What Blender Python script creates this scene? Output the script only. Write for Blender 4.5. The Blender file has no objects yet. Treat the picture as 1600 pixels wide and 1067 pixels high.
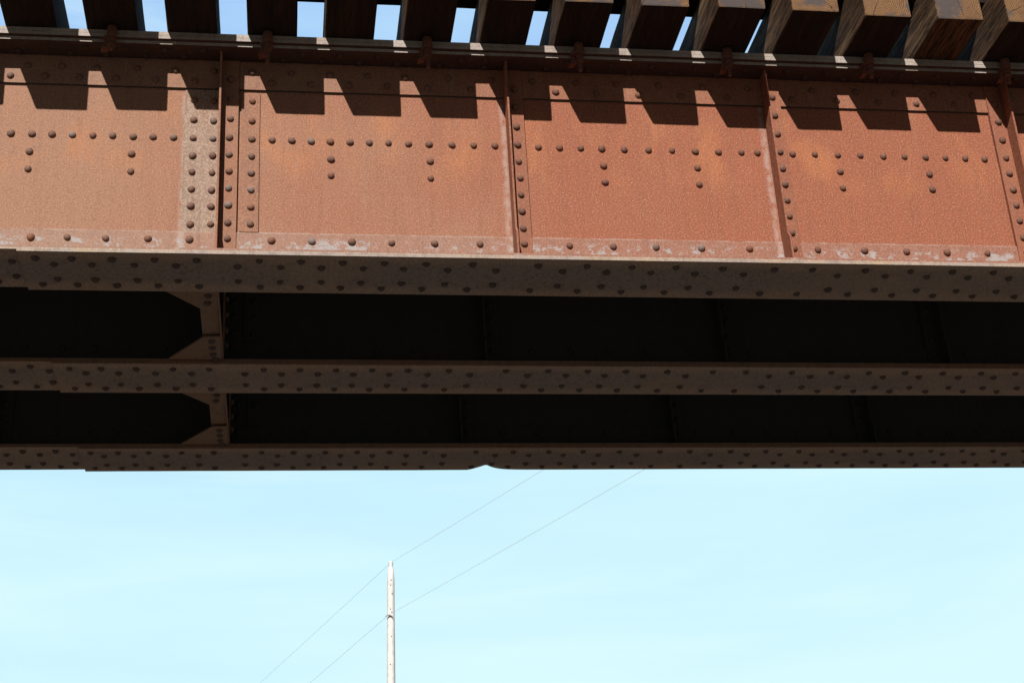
import bpy, bmesh, math, random
from mathutils import Vector, Matrix, Euler, noise
random.seed(7)
S = bpy.context.scene
COL = S.collection

# ------------------------------------------------------------------ helpers
def link(name, me, mats, parent=None, loc=(0, 0, 0), rot=(0, 0, 0)):
    o = bpy.data.objects.new(name, me)
    COL.objects.link(o)
    if parent: o.parent = parent
    o.location = loc; o.rotation_euler = rot
    for m in (mats if isinstance(mats, (list, tuple)) else [mats]):
        if m and m.name not in [x.name for x in me.materials if x]: me.materials.append(m)
    return o

def tag(o, label=None, cat=None, group=None, kind=None):
    if label: o['label'] = label
    if cat: o['category'] = cat
    if group: o['group'] = group
    if kind: o['kind'] = kind
    return o

def empty(name, loc, label, cat, group=None):
    o = bpy.data.objects.new(name, None); COL.objects.link(o)
    o.location = loc; o.empty_display_size = .2
    return tag(o, label, cat, group)

class MB:
    """collects shapes into one mesh"""
    def __init__(s): s.v = []; s.f = []; s.m = []; s.sm = []
    def add(s, v, f, mat=0, smooth=False):
        b = len(s.v); s.v += [tuple(p) for p in v]
        s.f += [tuple(i + b for i in q) for q in f]
        s.m += ([mat] * len(f)) if isinstance(mat, int) else list(mat)
        s.sm += [smooth] * len(f)
    def box(s, x0, x1, y0, y1, z0, z1, mat=0):
        v = [(x0,y0,z0),(x1,y0,z0),(x1,y1,z0),(x0,y1,z0),(x0,y0,z1),(x1,y0,z1),(x1,y1,z1),(x0,y1,z1)]
        s.add(v, [(0,3,2,1),(4,5,6,7),(0,1,5,4),(1,2,6,5),(2,3,7,6),(3,0,4,7)], mat)
    def prism(s, pts, axis, a0, a1, mat=0):
        """extrude a 2-D polygon along an axis ('x': pts are (y,z), 'y': (x,z), 'z': (x,y))"""
        n = len(pts)
        def P(p, a): return {'x': (a, p[0], p[1]), 'y': (p[0], a, p[1]), 'z': (p[0], p[1], a)}[axis]
        v = [P(p, a0) for p in pts] + [P(p, a1) for p in pts]
        f = [tuple(range(n))[::-1], tuple(range(n, 2 * n))] + [(i, (i+1) % n, n + (i+1) % n, n + i) for i in range(n)]
        s.add(v, f, mat)
    def lathe(s, prof, seg=16, c=(0,0,0), mat=0, smooth=True, rot=0):
        """profile of (r,z) turned about z"""
        v = []; f = []; n = len(prof)
        for r, z in prof:
            for k in range(seg):
                a = 2 * math.pi * k / seg + rot
                v.append((c[0] + r * math.cos(a), c[1] + r * math.sin(a), c[2] + z))
        for j in range(n - 1):
            for k in range(seg):
                k2 = (k + 1) % seg
                f.append((j*seg+k, j*seg+k2, (j+1)*seg+k2, (j+1)*seg+k))
        f.append(tuple(range(seg))[::-1]); f.append(tuple((n-1)*seg + k for k in range(seg)))
        s.add(v, f, mat, smooth)
    def mesh(s, name):
        me = bpy.data.meshes.new(name); me.from_pydata(s.v, [], s.f)
        me.polygons.foreach_set('material_index', s.m); me.polygons.foreach_set('use_smooth', s.sm)
        bm = bmesh.new(); bm.from_mesh(me); bmesh.ops.recalc_face_normals(bm, faces=bm.faces); bm.to_mesh(me); bm.free()
        me.update(); return me
    def build(s, name, mats, parent=None, loc=(0,0,0), rot=(0,0,0), bevel=0):
        o = link(name, s.mesh(name), None, parent, loc, rot)
        for m in (mats if isinstance(mats, (list, tuple)) else [mats]): o.data.materials.append(m)
        if bevel:
            b = o.modifiers.new('bevel', 'BEVEL'); b.width = bevel; b.segments = 2; b.limit_method = 'ANGLE'
        return o

# ------------------------------------------------------------------ materials
class NT:
    def __init__(s, name):
        s.mat = bpy.data.materials.new(name); s.mat.use_nodes = True
        s.t = s.mat.node_tree; s.n = s.t.nodes; s.l = s.t.links
        s.b = s.n['Principled BSDF']
    def node(s, t, **k):
        n = s.n.new(t)
        for a, b in k.items(): setattr(n, a, b)
        return n
    def inp(s, sock, v):
        if hasattr(v, 'is_output') or isinstance(v, bpy.types.NodeSocket): s.l.new(v, sock)
        else: sock.default_value = v
    def math(s, op, a, b=0.0, c=None, clamp=False):
        n = s.node('ShaderNodeMath', operation=op, use_clamp=clamp)
        s.inp(n.inputs[0], a); s.inp(n.inputs[1], b)
        if c is not None: s.inp(n.inputs[2], c)
        return n.outputs[0]
    def mix(s, f, a, b, mode='MIX'):
        n = s.node('ShaderNodeMix', data_type='RGBA', blend_type=mode)
        s.inp(n.inputs[0], f)
        s.inp(n.inputs[6], a if isinstance(a, bpy.types.NodeSocket) else (*a, 1))
        s.inp(n.inputs[7], b if isinstance(b, bpy.types.NodeSocket) else (*b, 1))
        return n.outputs[2]
    def vmul(s, v, k):
        n = s.node('ShaderNodeVectorMath', operation='MULTIPLY'); s.inp(n.inputs[0], v); n.inputs[1].default_value = k
        return n.outputs[0]
    def vadd(s, v, k):
        n = s.node('ShaderNodeVectorMath', operation='ADD'); s.inp(n.inputs[0], v); s.inp(n.inputs[1], k)
        return n.outputs[0]
    def noise(s, v, scale, detail=3, rough=.55, dist=0):
        n = s.node('ShaderNodeTexNoise'); s.inp(n.inputs['Vector'], v)
        n.inputs['Scale'].default_value = scale; n.inputs['Detail'].default_value = detail
        n.inputs['Roughness'].default_value = rough; n.inputs['Distortion'].default_value = dist
        return n.outputs[0]
    def rng(s, v, a, b, c=0., d=1.):
        n = s.node('ShaderNodeMapRange'); n.interpolation_type = 'SMOOTHSTEP'
        s.inp(n.inputs[0], v)
        for i, x in enumerate((a, b, c, d)): n.inputs[i + 1].default_value = x
        return n.outputs[0]
    def bump(s, h, strength, dist=.002, prev=None):
        n = s.node('ShaderNodeBump'); n.inputs['Strength'].default_value = strength; n.inputs['Distance'].default_value = dist
        s.inp(n.inputs['Height'], h)
        if prev is not None: s.l.new(prev, n.inputs['Normal'])
        return n.outputs[0]
    def out(s, col, rough=.7, normal=None, spec=.35, metal=0):
        s.inp(s.b.inputs['Base Color'], col if isinstance(col, bpy.types.NodeSocket) else (*col, 1))
        s.inp(s.b.inputs['Roughness'], rough)
        s.b.inputs['Specular IOR Level'].default_value = spec
        s.b.inputs['Metallic'].default_value = metal
        if normal is not None: s.l.new(normal, s.b.inputs['Normal'])
        return s.mat

def sep(m, v):
    n = m.node('ShaderNodeSeparateXYZ'); m.l.new(v, n.inputs[0]); return n.outputs

def rust(name, tan, red, org, dark=(.10,.05,.035), grain=.5, paint=0, grey=0, streak=.35, xgrad=True, joint=False, pits=False):
    m = NT(name); pos = m.node('ShaderNodeNewGeometry').outputs['Position']
    X, Y, Z = sep(m, pos)
    big = m.noise(pos, .9, 3, .6)
    t = big
    if xgrad:                                    # the paint has bleached more towards one end of the bridge
        t = m.math('ADD', m.math('MULTIPLY', big, .9), m.math('MULTIPLY', m.math('ADD', X, .2), .22))
    f = m.rng(t, .25, .92)
    c = m.mix(f, tan, red)
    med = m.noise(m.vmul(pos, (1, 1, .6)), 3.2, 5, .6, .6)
    upper = m.math('MULTIPLY', m.rng(Z, 5.38, 5.62), m.rng(Z, 6.02, 5.86)) if joint else 1.  # on the web, orange mottling stands in for reflected sun glints, painted as colour
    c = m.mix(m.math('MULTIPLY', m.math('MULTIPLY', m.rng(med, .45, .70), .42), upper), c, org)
    st = m.noise(m.vmul(pos, (14, 14, 1.1)), 1.6, 4, .6)
    c = m.mix(m.math('MULTIPLY', m.rng(st, .45, .75), streak), c, dark)
    st2 = m.noise(m.vmul(pos, (9, 9, 1.0)), 2.3, 4, .6)
    c = m.mix(m.math('MULTIPLY', m.rng(st2, .55, .8), grey + .10), c, (.31, .275, .25))
    g1 = m.noise(pos, 135, 2, .6); g2 = m.noise(pos, 300, 2, .6); g3 = m.noise(pos, 34, 3, .6)
    g = m.math('ADD', m.math('MULTIPLY', g1, .6), m.math('MULTIPLY', g2, .4))
    c = m.mix(m.math('MULTIPLY', m.rng(g, .51, .62), grain), c, tuple(min(1, a * 1.45 + .03) for a in tan))
    c = m.mix(m.math('MULTIPLY', m.rng(g, .49, .38), grain), c, tuple(a * .62 for a in red))
    c = m.mix(m.math('MULTIPLY', m.rng(g3, .5, .75), .22), c, dark)
    if joint:                                    # pale dust lines along plate joints
        for zz, w in ((5.189, .012),):
            d = m.math('ABSOLUTE', m.math('SUBTRACT', Z, zz))
            c = m.mix(m.math('MULTIPLY', m.rng(d, w, 0), m.rng(m.noise(pos, 14, 4), .38, .6, 0, .55)), c, (.40, .33, .30))
        for xx in (-.470, 1.085, 2.43, 3.80, 5.1):
            d = m.math('ABSOLUTE', m.math('SUBTRACT', X, m.math('ADD', xx, m.math('MULTIPLY', m.noise(pos, 9, 3), .02))))
            c = m.mix(m.math('MULTIPLY', m.rng(d, .026, 0), m.rng(m.noise(pos, 22, 4), .3, .6, 0, .4)), c, (.42, .38, .35))
    if paint:
        band = m.math('MULTIPLY', m.rng(Z, 5.02, 5.05), m.rng(Z, 5.172, 5.13))
        p = m.noise(m.vmul(pos, (1, 1, 1.25)), 17, 9, .76, .0)
        p2 = m.noise(pos, 1.7, 2)
        k = m.rng(m.math('ADD', p, m.math('MULTIPLY', p2, .13)), .592, .640)
        c = m.mix(m.math('MULTIPLY', m.math('MULTIPLY', k, band), paint), c, (.34, .36, .37))
        spot = m.rng(m.noise(pos, 5.3, 6, .7), .71, .75)
        c = m.mix(m.math('MULTIPLY', spot, .5), c, (.42, .44, .45))
    if pits:                                     # scaled and pitted along the middle of the plate
        oy = sep(m, m.node('ShaderNodeTexCoord').outputs['Object'])[1]
        band = m.rng(m.math('ABSOLUTE', m.math('ADD', oy, m.math('MULTIPLY', m.math('SUBTRACT', m.noise(pos, 4, 3), .5), .12))), .15, .08)
        area = m.math('MULTIPLY', band, m.rng(m.noise(pos, 1.3, 3), .30, .55, .25, 1.))
        pn = m.noise(m.vmul(pos, (1, 1.6, 1)), 62, 3, .65)
        c = m.mix(m.math('MULTIPLY', area, .55), c, (.22, .19, .17))
        c = m.mix(m.math('MULTIPLY', m.rng(pn, .52, .62), m.math('MULTIPLY', area, .55)), c, (.055, .05, .055))
        scr = m.rng(m.math('ABSOLUTE', m.math('SUBTRACT', m.noise(m.vmul(pos, (1, 2.2, 1)), 2.1, 1), .5)), .0012, .0004)
        c = m.mix(m.math('MULTIPLY', scr, .3), c, (.45, .36, .28))
        g3 = m.math('ADD', g3, m.math('MULTIPLY', pn, area))
    if 'rivet' in name:                          # some heads are worn grey, some are redder with scale
        q = m.node('ShaderNodeObjectInfo').outputs['Random']
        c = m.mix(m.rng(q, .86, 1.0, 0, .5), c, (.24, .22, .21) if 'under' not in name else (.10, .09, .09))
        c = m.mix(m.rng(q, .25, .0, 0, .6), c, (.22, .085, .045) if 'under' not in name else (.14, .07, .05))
    n = m.bump(g, .8, .003); n = m.bump(g3, .3, .004, n)
    return m.out(c, m.rng(g1, .3, .7, .6, .88), n, .2)

M = {}
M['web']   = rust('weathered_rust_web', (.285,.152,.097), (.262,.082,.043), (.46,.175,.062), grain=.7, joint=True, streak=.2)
M['leg']   = rust('weathered_rust_angle', (.28,.17,.125), (.26,.115,.078), (.30,.15,.085), grain=.6, paint=.65, grey=.3, joint=True, streak=.15)
M['stiff'] = rust('weathered_rust_stiffener', (.26,.138,.09), (.235,.08,.045), (.32,.13,.06), grain=.6, streak=.15)
M['pale']  = rust('pale_splice_rust', (.28,.20,.155), (.27,.16,.11), (.32,.15,.08), grain=.8, grey=.45)
M['rivet'] = rust('rivet_rust', (.17,.10,.075), (.15,.067,.047), (.22,.095,.05), dark=(.07,.04,.03), grain=.5, grey=.15)
M['edge']  = rust('worn_flange_edge', (.32,.27,.24), (.31,.245,.21), (.46,.30,.14), grain=.5, grey=.45, streak=.35)
M['under'] = rust('flange_underside', (.35,.25,.20), (.37,.235,.175), (.38,.215,.11), dark=(.12,.11,.11), grain=.9, grey=.0, streak=.1, xgrad=False, pits=True)
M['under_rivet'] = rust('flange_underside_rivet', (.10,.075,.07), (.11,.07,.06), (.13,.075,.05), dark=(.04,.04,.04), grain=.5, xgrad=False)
M['topleg'] = rust('painted_shade_rust_angle', (.255,.145,.098), (.245,.092,.052), (.30,.13,.06), grain=.6, grey=.2, streak=.2)  # darker, greyer copy of the rust: shade under the ties put into the colour
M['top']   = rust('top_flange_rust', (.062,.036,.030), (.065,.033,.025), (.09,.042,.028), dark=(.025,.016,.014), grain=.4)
M['topedge'] = rust('top_flange_edge', (.36,.32,.29), (.32,.275,.245), (.28,.18,.13), grain=.5, grey=.5)
M['inner'] = rust('painted_shade_steel', (.060,.064,.062), (.066,.063,.057), (.08,.06,.045), dark=(.03,.03,.03), grain=.25, grey=-.10, streak=.2, xgrad=False)  # near-black copy of the steel: shade behind the front girder put into the colour
M['brace'] = rust('brace_rust', (.25,.16,.115), (.28,.155,.095), (.31,.155,.07), dark=(.07,.08,.08), grain=.5, grey=.02, xgrad=False)
M['bolt']  = rust('bolt_rust', (.14,.065,.045), (.14,.052,.036), (.18,.07,.035), grain=.5)

def wood(name, base, pale, dark, grey, end=False):
    m = NT(name); tc = m.node('ShaderNodeTexCoord').outputs['Object']
    rnd = m.node('ShaderNodeObjectInfo').outputs['Random']
    cmb = m.node('ShaderNodeCombineXYZ'); m.l.new(m.math('MULTIPLY', rnd, 37.), cmb.inputs[0]); m.l.new(m.math('MULTIPLY', rnd, 91.), cmb.inputs[1]); m.l.new(m.math('MULTIPLY', rnd, 17.), cmb.inputs[2])
    p = m.vadd(tc, cmb.outputs[0])
    if not end:
        g = m.noise(m.vmul(p, (30, 2.2, 30)), 3.0, 6, .65, .8)
        g2 = m.noise(m.vmul(p, (9, 1.2, 9)), 1.4, 4, .6, .5)
        c = m.mix(m.rng(g, .38, .64), dark, base)
        c = m.mix(m.math('MULTIPLY', m.rng(g2, .5, .7), .6), c, pale)
        cr = m.noise(m.vmul(p, (26, .7, 26)), 1.3, 3, .5, .3)
        crk = m.rng(m.math('ABSOLUTE', m.math('SUBTRACT', cr, .5)), .014, .0)
        c = m.mix(m.math('MULTIPLY', crk, .8), c, (.012, .009, .007))
        n = m.bump(m.math('SUBTRACT', g, m.math('MULTIPLY', crk, 1.5)), .7, .004)
        return m.out(c, .85, n, .2)
    X, Y, Z = sep(m, tc)
    nz = m.noise(p, 7, 4, .55); nf = m.noise(p, 60, 4, .6)
    cx = m.math('ADD', X, m.math('MULTIPLY', m.math('SUBTRACT', rnd, .5), .12))
    cz = m.math('ADD', Z, m.math('SUBTRACT', m.math('MULTIPLY', rnd, .05), .15))
    r = m.math('SQRT', m.math('ADD', m.math('POWER', cx, 2.), m.math('POWER', cz, 2.)))
    r = m.math('ADD', r, m.math('MULTIPLY', nz, .045))
    ring = m.math('SINE', m.math('MULTIPLY', r, 620.))
    c = m.mix(m.rng(m.math('ADD', ring, m.math('MULTIPLY', m.math('SUBTRACT', nf, .5), 4.)), -1.4, 2.), base, pale)
    c = m.mix(m.rng(nz, .45, .75, 0, .7), c, tuple(a * .6 for a in base))
    c = m.mix(m.rng(m.noise(p, 4.2, 4), .48, .56, 0, .85), c, grey)
    ang = m.math('ARCTAN2', cx, cz)
    chk = m.math('ABSOLUTE', m.math('SINE', m.math('ADD', m.math('MULTIPLY', ang, 1.5), m.math('ADD', m.math('MULTIPLY', nz, 1.2), m.math('MULTIPLY', rnd, 9.)))))
    crk = m.math('MULTIPLY', m.rng(m.math('MULTIPLY', chk, r), .0035, .0012), m.rng(m.noise(p, 11, 3), .42, .52))
    c = m.mix(crk, c, (.015, .01, .008))
    c = m.mix(m.rng(nf, .5, .75, 0, .35), c, dark)
    c = m.mix(m.rng(Z, .018, .0, 0, .5), c, dark)
    n = m.bump(m.math('SUBTRACT', m.math('ADD', m.math('MULTIPLY', ring, .25), nf), crk), .6, .003)
    return m.out(c, .85, n, .2)
M['tie_side'] = wood('weathered_tie_side', (.125,.068,.036), (.34,.22,.125), (.020,.012,.008), (.2,.2,.2))
M['tie_bottom'] = wood('creosoted_painted_shade_tie', (.020,.012,.009), (.034,.018,.012), (.008,.006,.005), (.2,.2,.2))  # creosote tone, deepened to paint in the shade on the right faces
M['tie_bottom_worn'] = wood('weathered_tie_bottom', (.10,.05,.024), (.22,.12,.055), (.02,.012,.008), (.2,.2,.2))
M['tie_end'] = wood('tie_end_grain', (.105,.052,.023), (.245,.138,.068), (.035,.020,.012), (.06,.055,.06), end=True)

def simple(name, c, rough=.7, nscale=20, amt=.3, c2=None, bump=.2, spec=.3):
    m = NT(name); pos = m.node('ShaderNodeNewGeometry').outputs['Position']
    f = m.noise(pos, nscale, 5, .6)
    col = m.mix(m.rng(f, .35, .7, 0, amt), c, c2 or tuple(a * .5 for a in c))
    return m.out(col, rough, m.bump(f, bump, .003), spec)
M['pole'] = simple('white_painted_pole', (.66,.64,.62), .6, 9, .35)
M['insul'] = simple('porcelain', (.75,.75,.73), .3)
M['bracket'] = simple('galvanised_steel', (.28,.29,.30), .5)
M['wire'] = simple('aluminium_wire', (.70,.72,.73), .5)
M['ground'] = simple('gravelly_dirt', (.090,.080,.068), .95, .8, .6, (.06,.052,.04), .3)

# ------------------------------------------------------------------ measured layout (metres)
DG = 1.2307                     # spacing of the girders
ZB = 4.976                      # underside of bottom flange
WB = .193                       # half width of bottom flange
ZT = 6.206                      # top of top flange (ties rest here)
XA, XB = -5.2, 8.6              # length built
CAM = Vector((0, -6.5684, 1.6)); CROT = Euler((1.99999642, .05441491, -.13740753)); FPX = 2443.77
CM = CROT.to_matrix().transposed()
def project(p):
    d = CM @ (Vector(p) - CAM)
    return (800 + d.x / -d.z * FPX, 533.5 - d.y / -d.z * FPX, -d.z)

ROW = [-1.268,-1.171,-1.079,-.985,-.89,-.798,-.702,-.609,-.513,-.044,.051,.144,.237,.333,.427,.521,.619,.72,.834,.942,1.048,1.266,1.373,1.481,1.588,1.703,1.828,1.95,2.07,2.19,2.311,2.395,2.58,2.699,2.822,2.942,3.066,3.18,3.295,3.403,3.511,3.617]
ROW += [-1.365 - .096 * k for k in range(30)] + [3.86 + .118 * k for k in range(38)]
DBL = [-1.176,-.704,.239,.723,1.59,2.07,2.82,3.299,4.25,4.73,-2.15,-2.63,5.7,6.2]
BROW = [-1.135,-.973,-.8,-.609,-.42,-.042,.146,.335,.523,.728,.946,1.383,1.598,1.811,2.039,2.282,2.632,2.873,3.093,3.306,3.52]
BROW += [-1.33 - .19 * k for k in range(19)] + [3.92 + .2 * k for k in range(22)]
LOW = [-1.292,-1.132,-.971,-.797,-.607,-.419,-.049,.142,.33,.52,.722,.938,1.16,1.373,1.583,1.801,2.024,2.269,2.616,2.859,3.082,3.293,3.502,3.73]
LOW += [-1.48 - .19 * k for k in range(18)] + [3.95 + .2 * k for k in range(22)]
UP = [-1.215,-1.053,-.89,-.698,-.516,-.329,-.145,.046,.236,.422,.612,.828,1.044,1.256,1.48,1.691,1.911,2.145,2.383,2.731,2.967,3.183,3.395,3.615]
UP += [-1.40 - .19 * k for k in range(18)] + [3.83 + .2 * k for k in range(22)]
UA = [-1.098,-.939,-.751,-.565,-.379,-.19,.1,.287,.473,.666,.888,1.01,1.201,1.43,1.652,1.865,2.095,2.36,2.58,2.79,3.0,3.2,3.4,3.6,3.83]
UB = [-1.261,-1.018,-.846,-.661,-.473,-.193,.004,.193,.382,.57,.782,1.011,1.326,1.541,1.757,1.975,2.217,2.47,2.69,2.9,3.1,3.3,3.5,3.72]
B1 = [-1.09,-.931,-.754,-.564,-.375,-.094,.096,.285,.478,.672,.89,1.2,1.433,1.651,1.866,2.099,2.354,2.545,2.81,3.04,3.256,3.47,3.693]
B2 = [-1.015,-.847,-.657,-.47,-.192,0,.19,.381,.571,.779,1.009,1.326,1.539,1.755,1.974,2.216,2.69,2.93,3.147,3.362,3.574]
B1 += [-1.29 - .19 * k for k in range(19)] + [3.92 + .21 * k for k in range(20)]
B2 += [-1.20 - .19 * k for k in range(19)] + [3.81 + .21 * k for k in range(20)]
# stiffeners: x of the outstanding leg, side (+1: web leg to its right, -1: to its left)
STIFF = [(-4.36, 1), (-3.02, 1), (-1.66, 1), (-.288, 1), (1.118, 1), (2.466, 1), (3.768, -1), (5.15, -1), (6.5, -1), (7.85, -1)]

# rivet heads --------------------------------------------------------------
def rivet_mesh(name, r, seed):
    rr = random.Random(seed); mb = MB(); seg = 14; rings = 6
    v = []; f = []
    for j in range(rings):
        a = (math.pi / 2) * j / rings
        for k in range(seg):
            b = 2 * math.pi * k / seg
            q = r * (1 + .035 * math.sin(2 * b + seed) + .02 * math.sin(3 * b + seed * 2))
            v.append((q * math.cos(a) * math.cos(b) + .05 * r * math.sin(a) * math.cos(seed), q * math.cos(a) * math.sin(b), r * .92 * math.sin(a)))
    v.append((.05 * r * math.cos(seed), 0, r * .91))
    for j in range(rings - 1):
        for k in range(seg): f.append((j*seg+k, j*seg+(k+1)%seg, (j+1)*seg+(k+1)%seg, (j+1)*seg+k))
    for k in range(seg): f.append(((rings-1)*seg+k, (rings-1)*seg+(k+1)%seg, rings*seg))
    mb.add(v, f, 0, True)
    return mb
RIV = [rivet_mesh('rivet', .0186, s) for s in range(5)]
NORM = {'y': Matrix.Rotation(math.pi/2, 4, 'X'), 'z': Matrix.Rotation(math.pi, 4, 'X'), 'x': Matrix.Rotation(math.pi/2, 4, 'Y')}
rivet_cache = {}

def place_rivets(root, plist, Y0, facemats):
    """plist: (x, y, z, normal, matkey) in girder space. The 100 that show largest are parts, the rest one part."""
    def score(p):
        w = Vector((p[0], p[1] + Y0, p[2])); u, v, d = project(w)
        if not (-5 < u < 1605 and -5 < v < 1072): return 0
        nrm = {'y': Vector((0,-1,0)), 'z': Vector((0,0,-1)), 'x': Vector((1,0,0))}[p[3]]
        c = nrm.dot((CAM - w).normalized())
        if c <= 0: return 0
        if Y0 > 0 and p[3] != 'z': c *= .1               # mostly hidden in the dark behind the flange in front
        if p[3] == 'y' and p[2] > 5.95: c *= .8
        if p[3] == 'z' and p[2] > 6: c *= .6
        return c / d ** 2
    order = sorted(plist, key=score, reverse=True)
    rest = []
    rr = random.Random(int(Y0 * 100) + 3)
    for i, p in enumerate(order):
        R = NORM[p[3]] @ Matrix.Rotation(rr.uniform(0, 6.28), 4, 'Z') @ Matrix.Rotation(rr.uniform(-.14, .14), 4, 'X')
        k = rr.randrange(5); sc = rr.uniform(.90, 1.06)
        if i < 100 and score(p) > 0:
            key = (k, p[4])
            if key not in rivet_cache:
                me = RIV[k].mesh('rivet'); me.materials.append(M[p[4]]); rivet_cache[key] = me
            o = bpy.data.objects.new('rivet', rivet_cache[key]); COL.objects.link(o); o.parent = root
            o.location = p[:3]; o.rotation_euler = R.to_euler(); o.scale = (sc,) * 3
        else: rest.append((p, R, k, sc))
    mb = MB(); keys = []
    for p, R, k, sc in rest:
        if p[4] not in keys: keys.append(p[4])
        T = Matrix.Translation(p[:3]) @ R @ Matrix.Scale(sc, 4)
        mb.add([T @ Vector(v) for v in RIV[k].v], RIV[k].f, keys.index(p[4]), True)
    o = mb.build('rivet_rows', [M[k] for k in keys], root); o['kind'] = 'stuff'

# long flange plates with slightly uneven edges -----------------------------
def dent(x, y):
    """the bent up far edge of the last girder's bottom flange"""
    a = x - 1.285
    if a < 0: h = .72 * max(0, 1 - abs(a) / .115) ** 1.3 + (.28 * max(0, 1 + a / .016))
    else: h = math.exp(-a / .055)
    return h * max(0, min(1, (y - .10) / (WB - .10))) ** 1.3

def flange_plate(x0, x1, y0, y1, z0, z1, seed, dented=False, jit=.0009, step=.05):
    mb = MB(); xs = []; x = x0
    while x < x1 - 1e-4:
        xs.append(x)
        x += (.006 if dented and 1.1 < x < 1.5 else step)
    xs.append(x1)
    ys = [y0] + ([y0 + (y1 - y0) * k / 6 for k in range(1, 6)] if dented else [(y0 + y1) / 2]) + [y1]
    if dented: ys = [y0, .0, .08, .10, .12, .14, .16, .178, y1]
    ny = len(ys)
    def P(x, y, z):
        e = 1 if y in (ys[0], ys[-1]) else 0
        n = noise.noise(Vector((x * 3.1, seed * 7.3, y * 5))) * .0016 + noise.noise(Vector((x * 17, seed * 3.3, y * 9))) * jit
        yy = y + e * n * 1.2; zz = z + n * .9
        if dented:
            d = dent(x, y); zz += .036 * d; yy -= .020 * d
        return (x, yy, zz)
    v = []; f = []; m = []
    for x in xs:
        for y in ys: v.append(P(x, y, z0))
        for y in ys: v.append(P(x, y, z1))
    w = 2 * ny
    for i in range(len(xs) - 1):
        a = i * w; b = a + w
        for j in range(ny - 1):
            f.append((a+j, a+j+1, b+j+1, b+j)); m.append(0)
            f.append((a+ny+j, b+ny+j, b+ny+j+1, a+ny+j+1)); m.append(1)
        f.append((a, b, b+ny, a+ny)); m.append(1)
        f.append((a+ny-1, a+w-1, b+w-1, b+ny-1)); m.append(1)
    for a in (0, (len(xs) - 1) * w):
        for j in range(ny - 1): f.append((a+j, a+j+1, a+ny+j+1, a+ny+j)); m.append(1)
    mb.add(v, f, m); return mb

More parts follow.
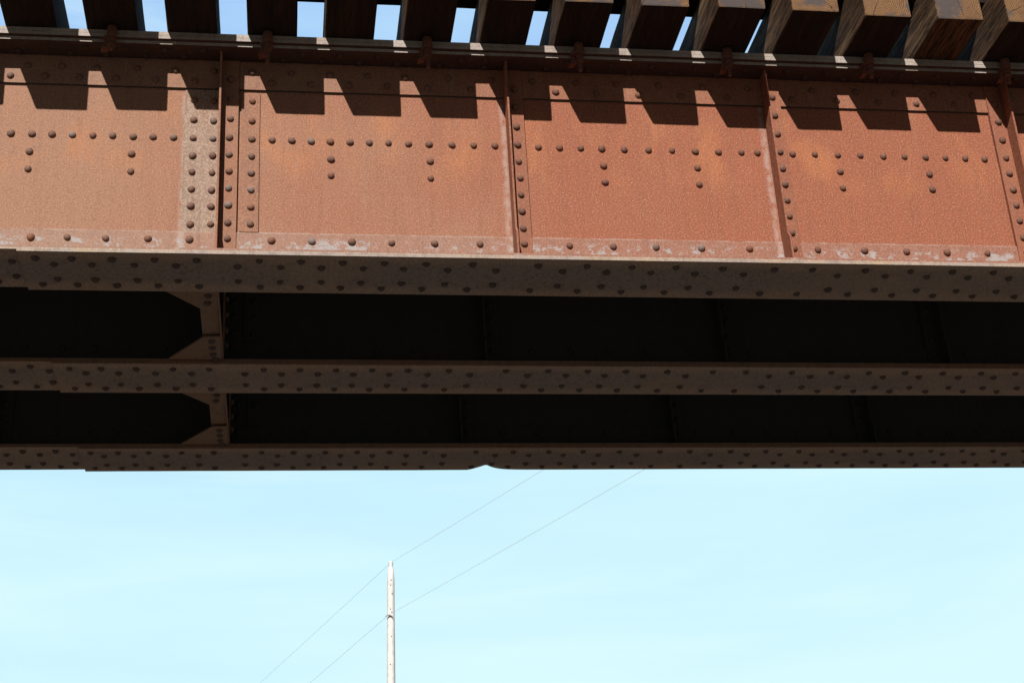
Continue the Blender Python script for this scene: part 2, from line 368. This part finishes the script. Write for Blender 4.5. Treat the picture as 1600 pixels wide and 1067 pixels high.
GROUP_G = 'riveted plate girders side by side'
def make_girder(i, label):
    Y0 = i * DG; front = i == 0
    r = empty('plate_girder', (0, Y0, 0), label, 'girder', GROUP_G)
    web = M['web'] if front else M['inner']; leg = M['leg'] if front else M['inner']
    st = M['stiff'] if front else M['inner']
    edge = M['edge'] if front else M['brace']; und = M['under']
    # web
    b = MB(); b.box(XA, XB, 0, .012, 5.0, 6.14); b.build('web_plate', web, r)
    dn = i == 2
    # bottom flange
    flange_plate(-1.1615, XB, -WB, WB, ZB, ZB + .0095, 1 + i, dn).build('bottom_cover_plate', [und, edge], r)
    flange_plate(XA, XB, -WB + .004, WB - .003, ZB + .0118, ZB + .0205, 11 + i, dn).build('bottom_cover_plate', [und, edge], r)
    for s in (-1, 1):
        nm = 'bottom_flange_angle'
        if s < 0: f = flange_plate(XA, XB, -WB + .010, -.0145, ZB + .0228, ZB + .0350, 21 + i)
        else: f = flange_plate(XA, XB, .027, WB - .008, ZB + .0228, ZB + .0350, 31 + i, False) if not dn else flange_plate(XA, XB, .027, WB - .008, ZB + .0228, ZB + .0350, 31 + i, False)
        if dn and s > 0:
            f.v = [(x, y - .02 * dent(x, y), z + .036 * dent(x, y)) for x, y, z in f.v]
        y0, y1 = (-.014, 0) if s < 0 else (.012, .026)
        f.box(XA, XB, y0 + .0002, y1 - .0002, ZB + .0225, 5.186, 2)
        f.build(nm, [und, leg if front else edge, leg], r)
    # top flange
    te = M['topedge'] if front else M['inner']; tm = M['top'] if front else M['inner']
    flange_plate(XA, XB, -.157, .157, 6.187, ZT, 41 + i, jit=.0006).build('top_cover_plate', [tm, te], r)
    flange_plate(XA, XB, -.157, .157, 6.1665, 6.1860, 51 + i, jit=.0006).build('top_cover_plate', [tm, te], r)
    for s in (-1, 1):
        f = flange_plate(XA, XB, *((-.137, -.0145) if s < 0 else (.0265, .137)), 6.148, 6.1655, 61 + i + s)
        y0, y1 = (-.014, 0) if s < 0 else (.012, .026)
        f.box(XA, XB, y0 + .0002, y1 - .0002, 5.9845, 6.147, [3, 2, 2, 2, 2, 2])  # bottom face black: the shadow line below the leg is painted on
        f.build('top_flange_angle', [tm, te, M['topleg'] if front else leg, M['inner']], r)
    # stiffeners
    for x, s in STIFF:
        for side in ((-1,) if front else (-1, 1)):
            b = MB(); Yf = 0 if side < 0 else .012
            def yy(d): return Yf + side * d
            xa, xb = sorted((x, x + s * .082))
            ya, yb = sorted((yy(.0142), yy(.0225)))
            b.box(xa, xb, ya, yb, 5.0125, 6.1465)                     # leg on the web
            xo, xp = sorted((x - s * .0002, x - s * .0105))
            pts = [(yy(.0144), 5.0125), (yy(.126), 5.0125), (yy(.124), 5.165), (yy(.101), 5.195), (yy(.100), 6.1465), (yy(.0144), 6.1465)]
            b.prism(pts, 'x', xo, xp)
            b.build('stiffener', st, r, bevel=.0015)
        b = MB(); b.box(xa + .001, xb - .001, -.0138, -.0004, 5.188, 5.982); b.build('filler_plate', st, r)
    pale = M['pale'] if front else M['inner']
    b = MB(); b.box(-.464, -.300, -.003, -.0003, 5.188, 5.982); b.build('splice_plate', pale, r)
    b = MB(); b.box(-.193, -.104, -.010, -.0003, 5.192, 5.968); b.build('splice_plate', M['stiff'] if front else M['inner'], r, bevel=.001)
    # rivets
    P = []; rw = 'rivet' if front else 'inner'; rr = random.Random(i + 5)
    j = lambda a=.002: rr.uniform(-a, a)
    def near_stiff(x, t=.06): return any((x0 - .025 if s > 0 else x0 - .1) < x < (x0 + .1 if s > 0 else x0 + .025) for x0, s in STIFF)
    for x in ROW:
        if not near_stiff(x): P.append((x + (0 if front else j(.004)), -.0002, 5.705 + j(.001), 'y', rw))
    for x in DBL:
        for z in (5.606, 5.512): P.append((x + j(.001), -.0002, z + j(), 'y', rw))
    for x in BROW: P.append((x, -.0138, 5.144 + j(), 'y', rw))
    for x in LOW:
        if not near_stiff(x) or front and x in (-.419, 1.16): P.append((x, -.0138 if x != 1.16 else -.0225, 6.024 + j(), 'y', rw))
    for x in UP: 
        if not near_stiff(x): P.append((x, -.0138, 6.084 + j(), 'y', rw))
    PZ = [5.232, 5.327, 5.418, 5.512, 5.606, 5.703, 5.806, 5.92]
    for z in PZ:
        if z < 5.95:
            P.append((-.420, -.003, z + j(), 'y', rw)); P.append((-.326, -.003, z + j(), 'y', rw))
            P.append((-.141, -.010, z + j(), 'y', rw))
    for x, s in STIFF:
        for z in [5.146] + PZ + [6.03]: P.append((x + s * .042 + j(.0015), -.0225, z + j(), 'y', rw))
    for x, s in STIFF:
        if i and abs(x + .288) < .01:
            for z in PZ + [5.146]: P.append((x + .0002, -.065, z, 'x', 'brace'))
    for x in UA:
        if not near_stiff(x): P.append((x, -.097, 6.148, 'z', 'top'))
    for x in UB:
        if not near_stiff(x): P.append((x, -.045, 6.148, 'z', 'top'))
    sh = (0, .012, -.008)[i]
    for x in B1:
        z = ZB if x > -1.1615 else ZB + .0105
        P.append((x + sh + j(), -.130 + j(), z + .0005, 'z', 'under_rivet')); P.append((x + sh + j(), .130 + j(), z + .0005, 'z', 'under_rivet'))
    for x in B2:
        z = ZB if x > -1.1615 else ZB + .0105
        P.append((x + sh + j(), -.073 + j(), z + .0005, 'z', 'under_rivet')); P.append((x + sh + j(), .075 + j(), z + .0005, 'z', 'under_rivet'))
    if dn: P = [(x, y, z + (.036 * dent(x, y) if n == 'z' and z < 5.1 else 0), n, m) for x, y, z, n, m in P]
    place_rivets(r, P, Y0, None)
    return r
make_girder(0, 'sunlit orange rust girder nearest the viewer, its tall web striped by tie shadows')
make_girder(1, 'middle steel girder in shade, seen as a brown riveted bottom flange between two black gaps')
make_girder(2, 'farthest and lowest seen girder, its bottom flange bent up at one notch against the sky')

# ------------------------------------------------------------------ cross frames between the girders
def cross_frame(Y0, label):
    r = empty('cross_frame', (-.34, Y0 + DG / 2, ZB), label, 'brace', 'cross frames between the girders')
    off = Vector((.34, -DG / 2, -ZB))
    def L(x, y, z): return (x + off.x, y + off.y, z + off.z)
    z = ZB + .036
    def bld(mb, name):
        mb.v = [L(*v) for v in mb.v]; return mb.build(name, M['brace'], r, bevel=.0012)
    b = MB(); ya, yb = .024, DG - .102
    b.box(-.388, -.3005, ya, yb, z + .010, z + .019); b.box(-.3100, -.3005, ya, yb, z + .0195, z + .095); bld(b, 'bottom_strut')
    b = MB(); b.prism([(-.298, .194), (-.60, .194), (-.388, .446), (-.298, .452)], 'z', z - .001, z + .009); bld(b, 'gusset_plate')
    b = MB(); b.prism([(-.298, .755), (-.382, .760), (-.574, 1.037), (-.298, 1.037)], 'z', z - .012, z - .002)
    b.prism([(-.31, .79), (-.36, .79), (-.36, 1.03), (-.31, 1.03)], 'z', z - .0018, z + .009); bld(b, 'gusset_plate')
    b = MB(); b.box(-.2985, -.2895, ya, yb, z - .004, z + .010); b.box(-.2985, -.2895, ya, .20, z + .0105, 6.10); b.box(-.2985, -.2895, DG - .19, yb + .0, z + .0105, 6.10); bld(b, 'connection_plate')
    for (p, q, xo) in (((.06, 5.12), (1.10, 6.06), -.330), ((.06, 6.06), (1.10, 5.12), -.345)):
        b = MB(); d = Vector((q[0] - p[0], q[1] - p[1])).normalized(); n = Vector((-d.y, d.x)) * .035
        pp = [(p[0] + n.x, p[1] + n.y), (p[0] - n.x, p[1] - n.y), (q[0] - n.x, q[1] - n.y), (q[0] + n.x, q[1] + n.y)]
        b.prism(pp, 'x', xo, xo + .009); bld(b, 'diagonal_brace')
    b = MB(); b.box(-.388, -.3005, ya, yb, 6.09, 6.10); b.box(-.310, -.3005, ya, yb, 6.02, 6.0895); bld(b, 'top_strut')
    spots = [(-.345, .225, z-.001), (-.342, .30, z-.001), (-.348, .38, z-.001), (-.342, .80, z-.012), (-.342, .88, z-.012), (-.342, .96, z-.012), (-.33, 1.02, z-.012)]
    me = RIV[1].mesh('rivet'); me.materials.append(M['under_rivet'])
    for s in spots:
        o = bpy.data.objects.new('rivet', me); COL.objects.link(o); o.parent = r
        o.location = L(*s); o.rotation_euler = (math.pi, 0, 0)
    r.location.y = Y0 + DG / 2
cross_frame(0, 'rusty cross frame with gusset plates bridging the upper black gap behind the sunlit girder')
cross_frame(DG, 'smaller looking rusty cross frame bridging the lower black gap beside the farthest girder')

# ------------------------------------------------------------------ ties
TLEN = {0: .534, 1: .521, 2: .505, 3: .515, 4: .512, 5: .511, 6: .509, 7: .518, 8: .512, 9: .523, 10: .521, 11: .503, 12: .503, 13: .500}
ORD = ['', 'first', 'second', 'third', 'fourth', 'fifth', 'sixth', 'seventh', 'eighth', 'ninth', 'tenth', 'eleventh', 'twelfth', 'thirteenth', 'fourteenth', 'fifteenth']
def make_tie(i):
    rr = random.Random(100 + i)
    Lf = TLEN.get(i, .51 + rr.uniform(-.01, .01)); y1 = 2 * DG + .5 + rr.uniform(-.02, .02)
    w = .239 + rr.uniform(-.003, .003); h = .262 + rr.uniform(-.003, .003)
    x0 = -1.3105 + i * .38 + {3: .004, 6: .006, 5: .002}.get(i, rr.uniform(-.003, .003))
    # boxed grid with worn, uneven arrises
    NX, NZ = 8, 8
    ys = [-Lf, -Lf + .006, -Lf + .03]
    while ys[-1] < y1 - .08: ys.append(ys[-1] + .055)
    ys += [y1 - .006, y1]
    prof = []
    def edge(a, b, n): return [(a[0] + (b[0]-a[0]) * k / n, a[1] + (b[1]-a[1]) * k / n) for k in range(n)]
    c = .005
    corners = [(c,0),(w-c,0),(w,c),(w,h-c),(w-c,h),(c,h),(0,h-c),(0,c)]
    for k in range(8):
        prof += edge(corners[k], corners[(k+1) % 8], 8 if k % 2 == 0 else 1)
    n = len(prof); v = []; f = []; m = []
    for jy, y in enumerate(ys):
        endring = jy in (0, len(ys) - 1)
        for (px, pz) in prof:
            q = Vector((px * 9 + i * 11.3, y * 2.6, pz * 9)); dn = noise.noise(q) * .0028 + noise.noise(q * 4.7) * .0011
            cx, cz = px - w / 2, pz - h / 2
            sx = .982 if endring else 1
            yj = y + (noise.noise(Vector((px * 22 + i, 3.3, pz * 22))) * .002 if endring else 0)
            zz = pz if pz > .001 else pz + abs(dn) * .5
            v.append((w / 2 + cx * sx * (1 + dn * 4) - w / 2, yj, h / 2 + (zz - h / 2) * sx * (1 + (dn * 4 if pz > .01 else 0))))
    for jy in range(len(ys) - 1):
        for k in range(n):
            k2 = (k + 1) % n
            f.append((jy*n+k, jy*n+k2, (jy+1)*n+k2, (jy+1)*n+k))
            zs = (prof[k][1] + prof[k2][1]) / 2
            xs_ = (prof[k][0] + prof[k2][0]) / 2
            m.append(2 if zs < .001 or xs_ > w - .004 else 0)  # right faces share the dark bottom material, so their shade is painted in
    f.append(tuple(range(n))[::-1]); m.append(1)
    f.append(tuple((len(ys)-1)*n + k for k in range(n))); m.append(1)
    mb = MB(); mb.add(v, f, m)
    o = mb.build('railway_tie', [M['tie_side'], M['tie_end'], M['tie_bottom_worn' if i == 12 else 'tie_bottom']])
    o.location = (x0 + w / 2, 0, ZT + .0015)
    o.rotation_euler = (0, 0, rr.uniform(-.004, .004))
    k = i + 2
    if 1 <= k <= 15:
        bolt = ', bolt under it' if i % 2 == 1 and i > 0 else ''
        if i >= 10:
            look = {10: 'tie with tan ringed end and cracked underside', 11: 'tie with square cracked tan end', 12: 'tie with grey stained tan end', 13: 'tan ended tie cut by the right picture edge'}[i]
            lab = '%s, %s from the left%s' % (look, ORD[k], bolt)
        elif i >= 7: lab = 'dark timber tie with thin sunlit left face, %s from the left%s' % (ORD[k], bolt)
        else: lab = 'black shaded timber tie, %s from the left%s' % (ORD[k], bolt)
    else: lab = 'timber tie beyond the %s edge of the picture' % ('left' if i < 0 else 'right')
    tag(o, lab, 'railway tie', 'timber ties laid across the girders')
for i in range(-7, 19): make_tie(i)

# guard timber spiked along the top of the ties
mb = MB(); xs = [-4 + .2 * k for k in range(55)]
pr = [(-.305, 0.0), (-.08, 0.0), (-.08, .15), (-.305, .15)]
v = []; f = []
for x in xs:
    for (y, z) in pr:
        d = noise.noise(Vector((x * 2.3, y * 9, z * 9))) * .004
        v.append((x, y + d, z + (0 if z < .01 else d)))
for k in range(len(xs) - 1):
    for a in range(4): f.append((k*4+a, k*4+(a+1)%4, (k+1)*4+(a+1)%4, (k+1)*4+a))
f += [(3,2,1,0), tuple((len(xs)-1)*4 + a for a in range(4))]
mb.add(v, f)
o = mb.build('guard_timber', M['tie_bottom'], loc=(0, 0, ZT + .2675))
tag(o, 'long dark guard timber lying along the tops of the ties above the sky gaps', 'timber')

# ------------------------------------------------------------------ hook bolts
def hook_bolt(x, zend, label, rz):
    y = -.183; z0 = ZT - .002
    r = empty('hook_bolt', (x, y, z0), label, 'bolt', 'hook bolts under every other tie')
    b = MB(); b.lathe([(.021, -.060), (.024, -.056), (.024, -.004), (.022, 0)], 18); b.build('sleeve', M['bolt'], r)
    b = MB(); b.box(-.030, .030, -.016, .034, -.0685, -.0615); b.build('washer_plate', M['bolt'], r, rot=(.10, .10, rz), bevel=.001)
    for k, (a, c) in enumerate(((-.091, -.071), (-.111, -.0935))):
        b = MB(); b.lathe([(.017, a), (.0195, a + .003), (.0195, c - .002), (.018, c)], 6, smooth=False, rot=rz + k * .4)
        b.build('nut', M['bolt'], r)
    ze = zend - z0; prof = []; z = -.002; k = 0
    while z > ze + .004:
        prof.append((.0112 if k % 2 else .0094, z)); z -= .0028; k += 1
    prof = prof + [(.0085, ze + .003), (.0065, ze)]
    b = MB(); b.lathe(prof, 12); b.build('threaded_rod', M['bolt'], r)
    # forged clip that grips the flange edge, kicked out to the left
    b = MB(); b.prism([(-.020, -.045), (-.046, -.118), (-.040, -.123), (-.004, -.100), (.0, -.045)], 'y', .006, .028)
    b.prism([(-.030, -.095), (-.046, -.118), (-.012, -.108), (-.008, -.096)], 'y', .0285, .055)
    b.build('clip', M['bolt'], r, rot=(0, 0, rz * .4), bevel=.0015)
    return r
NM = ['leftmost hook bolt, short and lost in shade under the third tie', 'rusty hook bolt left of the paired rivet columns, long thread end hanging', 'hook bolt with stacked nuts above the wide bright rivet panel right half',
      'hook bolt with a bright tip, above the panel right of the first tall stiffener', 'rusty hook bolt just left of the middle right stiffener', 'hook bolt above the right panel, under the tie with a cracked square end', 'rightmost hook bolt, at the right edge of the picture']
for (x, z), lab, rz in zip([(-.808,6.072),(-.069,6.022),(.711,6.027),(1.473,6.040),(2.243,6.040),(2.995,6.060),(3.744,6.055)], NM, [.3,-.2,.1,.5,-.4,.2,-.1]):
    hook_bolt(x, z, lab, rz)

# ------------------------------------------------------------------ pole and wires far behind the bridge
PY = 32.0
r = empty('utility_pole', (2.59, PY, 0), 'white utility pole standing alone against the pale sky below the bridge', 'utility pole')
mb = MB(); prof = []; v = []; f = []; seg = 14; N = 40
for j in range(N + 1):
    z = 13.07 * j / N; rad = .150 - .060 * j / N * (1 if j < N else 1.25)
    for k in range(seg):
        a = 2 * math.pi * k / seg; q = rad * (1 + .03 * noise.noise(Vector((k * 1.3, z * .8, 1))))
        v.append((.0195 * z + q * math.cos(a), q * math.sin(a), z))
for j in range(N):
    for k in range(seg): f.append((j*seg+k, j*seg+(k+1)%seg, (j+1)*seg+(k+1)%seg, (j+1)*seg+k))
f += [tuple(range(seg))[::-1], tuple(N*seg+k for k in range(seg))]
mb.add(v, f, 0, True); mb.build('pole_shaft', M['pole'], r)
b = MB(); b.lathe([(.045, 13.04), (.05, 13.10), (.04, 13.12), (.06, 13.15), (.06, 13.19), (.045, 13.22), (.05, 13.25), (.02, 13.265)], 14, c=(.257, 0, 0)); b.build('insulator', M['insul'], r)
b = MB(); b.lathe([(.055, 13.19), (.063, 13.195), (.063, 13.207), (.055, 13.212)], 12, c=(.257, 0, 0)); b.build('collar', M['bracket'], r)
b = MB(); pp = []
for k in range(9):
    a = math.pi * (.12 + .68 * k / 8); pp.append((.17 + .11 * math.cos(a), 11.76 + .08 * math.sin(a)))
pts = pp + [(x, z - .022) for x, z in pp[::-1]]
b.prism(pts, 'y', -.14, -.11); b.build('bracket', M['bracket'], r)
for k, zz in enumerate((12.75, 12.62, 12.4, 12.0, 11.92, 11.3, 10.6, 9.9)):
    b = MB(); b.lathe([(.012, 0), (.012, .014), (.006, .02)], 8); b.build('bolt_head', M['bracket'], r, loc=(.0195 * zz + random.uniform(-.03, .05), -.103 - .0005 * k, zz), rot=(math.pi / 2, 0, 0))

def wire(pts, label):
    mb = MB(); P = [Vector(p) for p in pts]; full = []
    for a, bb in zip(P[:-1], P[1:]):
        n = 24
        for k in range(n):
            t = k / n; p = a.lerp(bb, t); p.z -= .012 * (a - bb).length * 4 * t * (1 - t) * .25; full.append(p)
    full.append(P[-1]); v = []; f = []; seg = 6; rad = .0036
    for j, p in enumerate(full):
        d = (full[min(j+1, len(full)-1)] - full[max(j-1, 0)]).normalized(); s = d.cross(Vector((0,0,1))).normalized(); u = s.cross(d)
        for k in range(seg):
            a = 2 * math.pi * k / seg; v.append(p + (s * math.cos(a) + u * math.sin(a)) * rad)
    for j in range(len(full) - 1):
        for k in range(seg): f.append((j*seg+k, j*seg+(k+1)%seg, (j+1)*seg+(k+1)%seg, (j+1)*seg+k))
    mb.add(v, f, 0, True); o = mb.build('overhead_wire', M['wire'])
    tag(o, label, 'wire', 'thin wires running past the white pole')
def ext(a, b, k): return tuple(a[i] + (b[i] - a[i]) * k for i in range(3))
T = (2.855, PY, 13.23); Q = (2.76, PY - .12, 11.84)
wire([ext(T, (-6.6, 67.72, 13.23), 1.5), T, ext(T, (9.16, 16.46, 13.23), 2.0)], 'upper thin grey wire meeting the very top of the white pole')
wire([ext(Q, (-6.6, 68.51, 11.84), 1.5), Q, ext(Q, (8.80, 16.51, 11.84), 2.0)], 'lower thin grey wire held by the small bracket partway down the pole')

# ------------------------------------------------------------------ ground
mb = MB(); N = 40; v = []; f = []
def gx(k): t = k / N * 2 - 1; return math.copysign(abs(t) ** 3, t) * 1500
for a in range(N + 1):
    for b_ in range(N + 1):
        x, y = gx(a), gx(b_); v.append((x, y, -.02 + .12 * noise.noise(Vector((x * .03, y * .03, 0))) * min(1, math.hypot(x, y) / 30)))
for a in range(N):
    for b_ in range(N): f.append((a*(N+1)+b_, (a+1)*(N+1)+b_, (a+1)*(N+1)+b_+1, a*(N+1)+b_+1))
mb.add(v, f, 0, True); o = mb.build('ground', M['ground']); tag(o, kind='structure')

# ------------------------------------------------------------------ light, sky
sd = Vector((-.2731, -1, .6844)).normalized()        # towards the sun
el = math.asin(sd.z); az = math.atan2(sd.x, sd.y)
L = bpy.data.lights.new('sun', 'SUN'); L.energy = 4.6; L.angle = math.radians(.53); L.color = (1, .95, .88)
lo = bpy.data.objects.new('sun', L); COL.objects.link(lo); lo.rotation_euler = (-sd).to_track_quat('-Z', 'Y').to_euler(); lo.location = (-5, -20, 20)
W = bpy.data.worlds.new('World'); S.world = W; W.use_nodes = True
nt = W.node_tree; bg = nt.nodes['Background']
sky = nt.nodes.new('ShaderNodeTexSky'); sky.sky_type = 'NISHITA'; sky.sun_disc = False
sky.sun_elevation = el; sky.sun_rotation = az; sky.air_density = 1.0; sky.dust_density = 1.0; sky.ozone_density = 1.5; sky.altitude = 100
tc = nt.nodes.new('ShaderNodeTexCoord')
mp = nt.nodes.new('ShaderNodeMapping'); mp.inputs['Rotation'].default_value = (0, -.28, 0); mp.inputs['Scale'].default_value = (1.2, 1.2, 7)
nz = nt.nodes.new('ShaderNodeTexNoise'); nz.inputs['Scale'].default_value = 2.2; nz.inputs['Detail'].default_value = 5; nz.inputs['Roughness'].default_value = .5; nz.inputs['Distortion'].default_value = .5
nt.links.new(tc.outputs['Generated'], mp.inputs[0]); nt.links.new(mp.outputs[0], nz.inputs['Vector'])
tint = nt.nodes.new('ShaderNodeMix'); tint.data_type = 'RGBA'; tint.blend_type = 'MULTIPLY'; tint.inputs[0].default_value = 1
tint.inputs[7].default_value = (.25, .26, .27, 1); nt.links.new(sky.outputs[0], tint.inputs[6])
# bright thin haze over the part of the sky beyond the bridge, whiter towards the horizon
sx = nt.nodes.new('ShaderNodeSeparateXYZ'); nt.links.new(tc.outputs['Generated'], sx.inputs[0])
def wmath(op, a, b):
    n = nt.nodes.new('ShaderNodeMath'); n.operation = op
    for k, q in enumerate((a, b)):
        if isinstance(q, (int, float)): n.inputs[k].default_value = q
        else: nt.links.new(q, n.inputs[k])
    return n.outputs[0]
zz = wmath('ADD', sx.outputs[2], wmath('MULTIPLY', wmath('SUBTRACT', nz.outputs[0], .5), -.38))
zz = wmath('SUBTRACT', zz, wmath('MULTIPLY', sx.outputs[0], .10))
rp = nt.nodes.new('ShaderNodeValToRGB'); cr = rp.color_ramp
cr.elements[0].position = .20; cr.elements[0].color = (10.6, 14.6, 15.4, 1)
cr.elements[1].position = .62; cr.elements[1].color = (5.5, 8.9, 14.2, 1)
e = cr.elements.new(.36); e.color = (8.9, 13.3, 15.0, 1)
nt.links.new(zz, rp.inputs[0])
mk = nt.nodes.new('ShaderNodeMapRange'); mk.interpolation_type = 'SMOOTHSTEP'
for k, a in enumerate((.45, .72, 0, .97)): mk.inputs[k + 1].default_value = a
nt.links.new(sx.outputs[1], mk.inputs[0])
mx = nt.nodes.new('ShaderNodeMix'); mx.data_type = 'RGBA'
mp2 = nt.nodes.new('ShaderNodeMapping'); mp2.inputs['Rotation'].default_value = (.1, .38, 0); mp2.inputs['Scale'].default_value = (1.6, 1.6, 13)
n2 = nt.nodes.new('ShaderNodeTexNoise'); n2.inputs['Scale'].default_value = 1.7; n2.inputs['Detail'].default_value = 7; n2.inputs['Roughness'].default_value = .6; n2.inputs['Distortion'].default_value = .9
nt.links.new(tc.outputs['Generated'], mp2.inputs[0]); nt.links.new(mp2.outputs[0], n2.inputs['Vector'])
m2 = nt.nodes.new('ShaderNodeMapRange'); m2.interpolation_type = 'SMOOTHSTEP'
for k, a in enumerate((.46, .75, 0, .40)): m2.inputs[k + 1].default_value = a
nt.links.new(n2.outputs[0], m2.inputs[0])
wisp = nt.nodes.new('ShaderNodeMix'); wisp.data_type = 'RGBA'; wisp.inputs[7].default_value = (11.4, 15.2, 15.6, 1)
nt.links.new(m2.outputs[0], wisp.inputs[0]); nt.links.new(rp.outputs[0], wisp.inputs[6])
nt.links.new(mk.outputs[0], mx.inputs[0]); nt.links.new(tint.outputs[2], mx.inputs[6]); nt.links.new(wisp.outputs[2], mx.inputs[7])
nt.links.new(mx.outputs[2], bg.inputs[0]); bg.inputs[1].default_value = .05

# ------------------------------------------------------------------ camera
cam = bpy.data.cameras.new('camera'); co = bpy.data.objects.new('camera', cam); COL.objects.link(co)
co.location = CAM; co.rotation_euler = CROT; cam.sensor_width = 36; cam.lens = FPX / 1600 * 36
cam.clip_start = .1; cam.clip_end = 5000; S.camera = co
S.render.resolution_x = 1024; S.render.resolution_y = 682
S.view_settings.view_transform = 'Standard'; S.view_settings.look = 'None'; S.view_settings.gamma = 1
S.view_settings.exposure = .45
